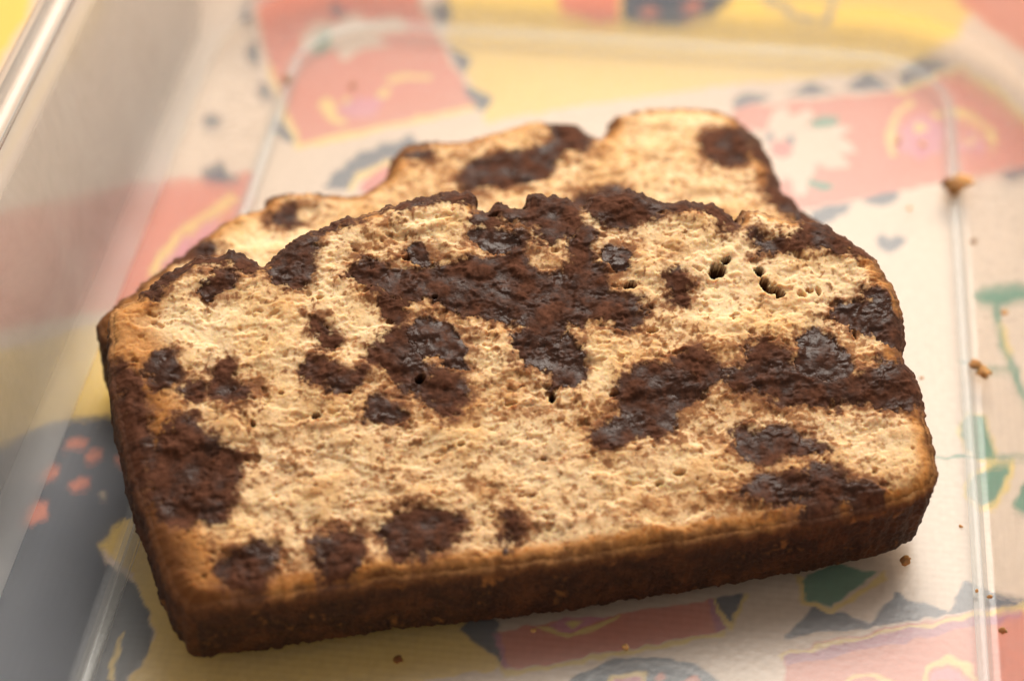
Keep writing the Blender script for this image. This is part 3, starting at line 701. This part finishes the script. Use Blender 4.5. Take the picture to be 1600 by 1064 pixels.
def build_slice(root, outline, chocs, stains, pores, T, step, seed, toast, spacing=0.18, slope=1.0):
    pn = Perlin(seed)
    # ragged outline of the slice
    base = smooth_loop(outline, spacing)
    tan = np.roll(base, -1, 0) - np.roll(base, 1, 0)
    tan = blur_loop(tan, int(1.5 / spacing))
    tan /= np.linalg.norm(tan, axis=1)[:, None] + 1e-9
    area = 0.5 * np.sum(base[:, 0] * np.roll(base[:, 1], -1) - np.roll(base[:, 0], -1) * base[:, 1])
    nor = np.stack([tan[:, 1], -tan[:, 0]], 1) * (1 if area > 0 else -1)
    flip = area < 0
    rag = (0.35 * pn.fbm(base[:, 0], base[:, 1], 4.0, 3) + 0.32 * pn.fbm(base[:, 0], base[:, 1], 1.1, 3)) * (1 + 1.0 * sstep(35.0, 48.0, base[:, 1]))
    loop = base + nor * rag[:, None]
    lo, hi = loop.min(0) - 1, loop.max(0) + 1
    nu, nv = int((hi[0] - lo[0]) / step), int((hi[1] - lo[1]) / step)
    U, V = np.meshgrid(lo[0] + np.arange(nu) * step, lo[1] + np.arange(nv) * step)
    I, J = np.meshgrid(np.arange(nu, dtype=float), np.arange(nv, dtype=float))
    S = signed_field(loop, lo[0], lo[1], step, nu, nv, 11.0)

    n9 = pn.fbm(U, V, 11.0, 3)
    n4 = pn.fbm(U + 31, V, 4.2, 4)
    n2 = pn.fbm(U, V + 77, 2.0, 4, 0.6)
    n1 = pn.fbm(U - 50, V, 0.85, 3, 0.6)
    # chocolate pieces: one field each, edges frayed by noise
    wi = I + (2.6 * pn.fbm(U + 9, V, 5.0, 5, 0.62) + 0.5 * n1) / step
    wj = J + (1.9 * pn.fbm(U, V + 9, 5.0, 5, 0.62) + 0.5 * n2) / step
    D = np.full(S.shape, -9.0)
    ID = np.full(S.shape, -1)
    G = np.zeros(S.shape)
    for k, (g, poly) in enumerate(chocs):
        P = np.asarray(poly)
        a, b = P.min(0) - 9, P.max(0) + 9
        i0, i1 = max(int((a[0] - lo[0]) / step), 0), min(int((b[0] - lo[0]) / step), nu)
        j0, j1 = max(int((a[1] - lo[1]) / step), 0), min(int((b[1] - lo[1]) / step), nv)
        F = signed_field(smooth_loop(P, 0.5), lo[0] + i0 * step, lo[1] + j0 * step, step, i1 - i0, j1 - j0, 9.0)
        d = sample(F, wi[j0:j1, i0:i1] - i0, wj[j0:j1, i0:i1] - j0)
        m = d > D[j0:j1, i0:i1]
        D[j0:j1, i0:i1] = np.where(m, d, D[j0:j1, i0:i1])
        ID[j0:j1, i0:i1] = np.where(m, k, ID[j0:j1, i0:i1])
        G[j0:j1, i0:i1] = np.where(m, g, G[j0:j1, i0:i1])
    D = D + 0.45 + (1.15 * n1 + 1.25 * n2) * (1.15 - 0.8 * G)
    stain = np.zeros(S.shape)
    for g, poly in stains:
        P = np.asarray(poly)
        a, b = P.min(0) - 5, P.max(0) + 5
        i0, i1 = max(int((a[0] - lo[0]) / step), 0), min(int((b[0] - lo[0]) / step), nu)
        j0, j1 = max(int((a[1] - lo[1]) / step), 0), min(int((b[1] - lo[1]) / step), nv)
        F = signed_field(P, lo[0] + i0 * step, lo[1] + j0 * step, step, i1 - i0, j1 - j0, 5.0)
        d = sample(F, wi[j0:j1, i0:i1] - i0, wj[j0:j1, i0:i1] - j0)
        stain[j0:j1, i0:i1] = np.maximum(stain[j0:j1, i0:i1], g * sstep(-2.5, 2.0, d))

    # relief of the cut face
    choc = sstep(-0.05, 0.15, D)
    w1, r1 = worley(U + 0.5 * n1, V + 0.5 * n2, 0.95, seed + 1)
    open_cell = sstep(0.26, 0.44, pn.fbm(U + 120, V * 1.25, 1.7, 3, 0.55))
    big_cell = sstep(0.33, 0.45, pn.fbm(U - 70, V * 1.3 + 20, 3.4, 3, 0.5))
    grain = 0.11 * (0.75 - w1) * (0.5 + r1) + 0.10 * n1 + 0.10 * n2
    rough = grain - 0.26 * open_cell - 0.50 * big_cell
    # torn ledges: where the knife dragged the crumb apart
    ta, tb = pn.fbm(U * 0.8 + 13, V * 1.3 - 8, 10.0, 5, 0.55), pn.fbm(U * 0.8 - 33, V * 1.2 + 50, 6.0, 5, 0.55)
    ledge = 0.42 * sstep(-0.09, 0.09, ta) + 0.32 * sstep(0.05, 0.20, tb) - 0.35
    h = 0.8 * n9 + 0.30 * n4 + 0.20 * np.abs(n4) + ledge
    lumps = (0.8 * grain - 0.25 * open_cell) * (1 - 0.75 * G) + 0.22 * pn.fbm(U, V - 40, 3.6, 2)
    h = h + rough * (1 - choc) + choc * (lumps + G * 0.30 * pn.fbm(U + 44, V, 1.9, 2, 0.4) - 0.25 * G)
    for u, v, a, b in pores:
        e = np.hypot((U - u) / a, (V - v) / b) + 0.7 * n2 + 0.25 * n1
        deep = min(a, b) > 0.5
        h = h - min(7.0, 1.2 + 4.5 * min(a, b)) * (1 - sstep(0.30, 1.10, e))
        if deep:                      # larger hole: shade inside it painted in with the chocolate colour
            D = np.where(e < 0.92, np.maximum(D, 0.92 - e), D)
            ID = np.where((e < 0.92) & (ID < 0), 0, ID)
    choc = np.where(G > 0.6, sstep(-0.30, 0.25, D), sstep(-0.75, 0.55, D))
    h = h * sstep(-0.5, 3.5, S) - 1.2 * (1 - sstep(0.0, 3.0, S)) ** 2
    H = T + h

    # colour of the cut face
    streak = pn.fbm(U * 0.38 + 0.12 * V, V + 61, 2.4, 4, 0.6)      # cocoa dragged sideways by the knife
    Ds = D + 2.2 * streak
    near = np.exp(-np.clip(-Ds, 0, 9) / 1.7)
    tint = lerp(np.broadcast_to(PALE, S.shape + (3,)), TAN, np.clip(0.30 + 1.0 * n9 + 0.5 * n2, 0, 1))
    p = np.clip(0.17 + 0.42 * pn.fbm(U, V, 8.0, 2) + 0.62 * stain + 0.60 * near, 0, 1)
    speck = 0.6 * n1 + 0.6 * pn.fbm(U + 5, V - 5, 1.7, 3, 0.65)
    cocoa = sstep(-0.05, 0.12, speck - (0.46 - 0.62 * p))
    smudge = np.clip((0.75 * stain + 0.25 * sstep(0.0, 0.5, n9)) * (0.75 + 1.1 * n4 + 0.9 * n2), 0, 0.8)
    tint = lerp(tint, (0.52, 0.265, 0.10), smudge)
    tint = lerp(tint, (0.31, 0.14, 0.06), 0.85 * np.clip(stain * 1.4, 0, 1) * sstep(0.02, 0.42, streak + 0.45 * n2 + 0.3 * n1))
    tint = lerp(tint, (0.42, 0.20, 0.08), np.clip(0.60 * near ** 1.6 + 0.3 * (p - 0.3), 0, 0.8))
    tint = lerp(tint, lerp(np.broadcast_to((0.44, 0.205, 0.08), S.shape + (3,)), (0.21, 0.085, 0.034), np.clip(0.5 + n2 + 0.5 * near, 0, 1)), 0.88 * cocoa)
    def toasted(tint, u, v, s, noise):
        w, wb = toast(u, v)
        s = s + noise
        tint = lerp(tint, GOLD, 0.85 * (1 - sstep(0.35 * w, 1.0 * w, s)))
        tint = lerp(tint, BROWN, 0.92 * (1 - sstep(0.1 * wb, wb, s)))
        return tint
    tint = toasted(tint, U, V, S, 1.2 * n2 + 0.9 * n4)
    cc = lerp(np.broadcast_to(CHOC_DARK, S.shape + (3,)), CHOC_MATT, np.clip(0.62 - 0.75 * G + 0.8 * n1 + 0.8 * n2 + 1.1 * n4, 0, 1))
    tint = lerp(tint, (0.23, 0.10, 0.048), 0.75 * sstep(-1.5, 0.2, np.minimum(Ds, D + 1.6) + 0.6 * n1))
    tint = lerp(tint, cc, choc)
    gl = np.clip(G - 0.05 - 1.2 * n4 - 0.3 * n2, 0.02, 1)

    # split the face grid between the sponge and each chocolate piece
    keep = (S > 0.55)
    idx = np.arange(nu * nv).reshape(nv, nu)
    ok = keep[:-1, :-1] & keep[1:, :-1] & keep[:-1, 1:] & keep[1:, 1:]
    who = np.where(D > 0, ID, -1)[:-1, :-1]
    quads = np.stack([idx[:-1, :-1], idx[:-1, 1:], idx[1:, 1:], idx[1:, :-1]], -1)
    XYZ = np.stack([U, V, H], -1).reshape(-1, 3)
    tf, gf = tint.reshape(-1, 3), gl.ravel()
    def part(name, sel, mat, depth):
        q = quads[sel]
        if len(q) < 6:
            return
        ids, inv = np.unique(q, return_inverse=True)
        q = inv.reshape(-1, 4)
        v, c, g = XYZ[ids], tf[ids], gf[ids]
        if depth:
            n = len(v)
            e = np.concatenate([q[:, [0, 1]], q[:, [1, 2]], q[:, [2, 3]], q[:, [3, 0]]])
            key = np.sort(e, 1)
            key = key[:, 0].astype(np.int64) * (n + 1) + key[:, 1]
            _, first, cnt = np.unique(key, return_index=True, return_counts=True)
            be = e[first[cnt == 1]]
            back = v.copy()
            back[:, 2] -= depth
            side = np.stack([be[:, 1], be[:, 0], be[:, 0] + n, be[:, 1] + n], 1)
            q = np.concatenate([q, q[:, ::-1] + n, side])
            v, c, g = np.vstack([v, back]), np.vstack([c, c]), np.concatenate([g, g])
        make_mesh(name, v, q, mat, root, c, g)
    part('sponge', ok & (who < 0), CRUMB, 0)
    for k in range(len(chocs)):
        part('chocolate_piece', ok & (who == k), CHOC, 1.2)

    # crust: a band that rolls over the edge of the face, down the sides and under
    prof = [(-1.4, None, 0.5), (-0.95, None, 0.10), (-0.7, None, 0.04), (-0.45, None, 0.03), (-0.25, None, 0.06), (-0.1, None, 0.12), (0.0, None, 0.35)]
    ws = np.linspace(T - 2.1, 0.7, 34)
    prof += [(0.12 * math.sin(math.pi * (T - w) / T), w, 0) for w in ws] + [(-0.15, 0.35, 0), (-0.5, 0.12, 0), (-1.2, 0.0, 0), (-3.0, 0.0, 0)]
    n = len(loop)
    arc = np.arange(n) * spacing
    rows, cols_, edge_h = [], [], None
    pw = Perlin(seed + 40)
    for o, w, drop in prof:
        xy = loop + nor * o
        if w is not None:                # the pan's sloping sides: the far cut is a little wider
            flare = 1.7 * sstep(0.5, 0.95, -nor[:, 1]) + 0.9 * sstep(0.5, 0.95, -nor[:, 0])
            xy = xy + nor * (flare * (1 - w / T))[:, None] * (slope)
        fi, fj = (xy[:, 0] - lo[0]) / step, (xy[:, 1] - lo[1]) / step
        if w is None:
            sh = max(0.0, o + 0.15) / step
            hh = sample(H, fi - nor[:, 0] * sh, fj - nor[:, 1] * sh) - drop
            hh = np.maximum(hh, T - 1.9)
            depth = T - 0.0 - hh
            fx = np.zeros(n)
        else:
            hh = np.full(n, w)
        z = hh
        pos = arc
        amp = 1.0 if o > -1 and hh.mean() > 0.3 else 0.0
        d = amp * (0.32 * pw.fbm(pos, z, 2.6, 3) + 0.30 * pw.fbm(pos + 90, z, 0.75, 3))
        if w is None:
            d = d * (0.7 if o > -0.6 else 0)
            if o > -0.5:
                z = z + 0.20 * pw.fbm(base[:, 0] * 1.0 + 3 * o, base[:, 1], 0.9, 3) * (1 + 0.8 * sstep(35.0, 48.0, base[:, 1]))
        xy = xy + nor * d[:, None]
        rows.append(np.stack([xy[:, 0], xy[:, 1], z], 1))
        # colour
        m4, m1 = pw.fbm(pos, z + 30, 5.0, 3), pw.fbm(pos + 40, z, 0.9, 3)
        if w is None:
            c = np.stack([sample(tint[..., q], fi - nor[:, 0] * 0.8 / step, fj - nor[:, 1] * 0.8 / step) for q in range(3)], -1)
            c = lerp(c, BROWN, np.full(n, float(np.clip((o + 1.0) * 0.5, 0, 0.5))))
        else:
            c = lerp(np.broadcast_to(BROWN, (n, 3)), DARK, np.clip(0.70 + 0.9 * m4 + 0.5 * m1 - 0.45 * sstep(T - 4, T - 1, z), 0, 1))
            c = lerp(c, (0.17, 0.062, 0.018), 0.85 * sstep(0.0, 4.0, z - T + 3.0 + 6.0 * m4 + 2.5 * m1))
            c = lerp(c, GOLD, 0.35 * sstep(0.3, 0.9, 0.7 * m1 + 1.0 * m4))
        cols_.append(c)
    Vc, Cc = np.vstack(rows), np.vstack(cols_)
    k = len(rows)
    a = np.arange(n)
    b = (a + 1) % n
    Q = []
    for r in range(k - 1):
        q = np.stack([r * n + a, (r + 1) * n + a, (r + 1) * n + b, r * n + b], 1)
        Q.append(q if not flip else q[:, ::-1])
    last = list(range((k - 1) * n, k * n))
    make_mesh('crust', Vc, np.concatenate(Q), CRUST, root, Cc, np.zeros(len(Vc)), ngons=[last if flip else last[::-1]])

def toast_front(u, v):
    left = (1 - sstep(-3.0, 12.0, u)) * (1 - 0.6 * sstep(36.0, 44.0, v))
    w = np.full(np.shape(u), 2.2)
    w = np.maximum(w, 5.0 * (1 - sstep(1.0, 7.0, v)))
    w = np.maximum(w, 15.0 * left)
    w = np.maximum(w, 4.6 * sstep(94.0, 99.0, u))
    wb = np.maximum(1.0 + 1.2 * sstep(94.0, 99.0, u) + 1.0 * (1 - sstep(1.0, 6.0, v)), 10.0 * left * (1 - sstep(30.0, 40.0, v)))
    return w, wb

def toast_rear(u, v):
    w = 3.8 + 2.0 * sstep(92, 98, u) + 4.5 * (1 - sstep(-6, 4, u))
    return w, 0.72 * w

yaw = 16.6845
front = empty('cake_slice')
front.matrix_world = Matrix.Translation((-36.2106 * MM, -53.4529 * MM, 3.7 * MM)) @ Matrix.Rotation(math.radians(yaw), 4, 'Z') @ Matrix.Rotation(math.radians(20.0), 4, 'X')
tag(front, 'chocolate chunk loaf slice with full cut face, leaning on the other slice', 'cake slice', 'slices of chocolate chunk loaf cake')
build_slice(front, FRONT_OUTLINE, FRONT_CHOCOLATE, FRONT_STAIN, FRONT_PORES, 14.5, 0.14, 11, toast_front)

rear = empty('cake_slice')
rear.matrix_world = Matrix.Translation((-36.2106 * MM, -53.4529 * MM, 3.05 * MM)) @ Matrix.Rotation(math.radians(yaw), 4, 'Z')
tag(rear, 'paler loaf slice lying flat on the box floor, half covered by the other slice', 'cake slice', 'slices of chocolate chunk loaf cake')
build_slice(rear, REAR_OUTLINE, REAR_CHOCOLATE, REAR_STAIN, [], 14.0, 0.2, 27, toast_rear, 0.35, 0.0)

# ---------------------------------------------------------------- loose crumbs
CRUMB_LABELS = [
    'largest dark crumb of the cluster on the bead by the coral ribbon',
    'mid-sized crumb of the cluster on the bead by the coral ribbon',
    'smallest crumb of the cluster on the bead by the coral ribbon',
    'smaller of two tan crumbs on the bead by the thin green stem',
    'larger of two tan crumbs on the bead by the thin green stem',
    'tiny dark crumb on the green leaf stem outside the bead',
    'orange-brown crumb beside the bead on the coral patch with the cream flower',
    'tiny crumb on the coral patch with the cream flower, away from the bead',
    'smaller of two crumbs on the coral ribbon by the white daisy',
    'larger of two crumbs on the coral ribbon by the white daisy',
    'tiny crumb between the slate heart and the coral ribbon',
    'tiny crumb just outside the bead, across from the slate heart',
    'tiny crumb on plain cream print beside the leaning slice',
    'tiny crumb inside the bead between green leaves and slate zigzag',
    'tiny crumb on the bead where it crosses the slate zigzag',
    'small crumb just outside the bead on the yellow edge of the coral panel',
    'brown crumb on the large coral panel outside the bead',
    'brown crumb on the yellow print in front of the bottom crust',
    'crumb at the edge of the small coral panel by the dark round motif',
    'tiny crumb on the small coral panel by its yellow curl',
    'crumb fallen off the corner of the leaning slice by the green leaf',
]

def build_crumbs():
    r = np.random.RandomState(3)
    for k, (x, y, s) in enumerate(CRUMBS):
        nb, nl = 8, 12
        V = [(0, 0, -1.0)]
        for i in range(1, nb):
            t = math.pi * i / nb - math.pi / 2
            V += [(math.cos(t) * math.cos(2 * math.pi * j / nl), math.cos(t) * math.sin(2 * math.pi * j / nl), math.sin(t)) for j in range(nl)]
        V.append((0, 0, 1.0))
        V = np.array(V)
        pk = Perlin(200 + k)
        f = 1 + 1.0 * pk.fbm(V[:, 0] * 1.3 + V[:, 2], V[:, 1] * 1.3 - V[:, 2], 1.0, 3)
        V = V * f[:, None] * np.array([1.0, 0.7 + 0.3 * r.rand(), 0.45]) * s * 0.62
        a = r.rand() * 6.28
        V = V @ np.array([[math.cos(a), math.sin(a), 0], [-math.sin(a), math.cos(a), 0], [0, 0, 1]])
        V[:, 2] -= V[:, 2].min()
        Q = [[1 + (i - 1) * nl + j, 1 + (i - 1) * nl + (j + 1) % nl, 1 + i * nl + (j + 1) % nl, 1 + i * nl + j] for i in range(1, nb - 1) for j in range(nl)]
        last = len(V) - 1
        G = [[0, 1 + (j + 1) % nl, 1 + j] for j in range(nl)] + [[last, 1 + (nb - 2) * nl + j, 1 + (nb - 2) * nl + (j + 1) % nl] for j in range(nl)]
        base = np.array(lerp(np.array([BROWN]), (0.62, 0.33, 0.13), np.array([r.rand()]))[0])
        C = base * (1 + 0.5 * pk.fbm(V[:, 0] * 3, V[:, 1] * 3 + V[:, 2] * 2, 1.0, 2))[:, None]
        o = make_mesh('cake_crumb', V, Q, CRUMB, None, C, None, ngons=G)
        on_bead = min(abs(x - (BX0 + 3.0)), abs(x - (BX1 - 3.0))) < 1.6
        o.location = (x * MM, y * MM, (3.7 if on_bead else 3.0) * MM)
        tag(o, CRUMB_LABELS[k], 'crumb', 'loose crumbs in the box')

build_crumbs()
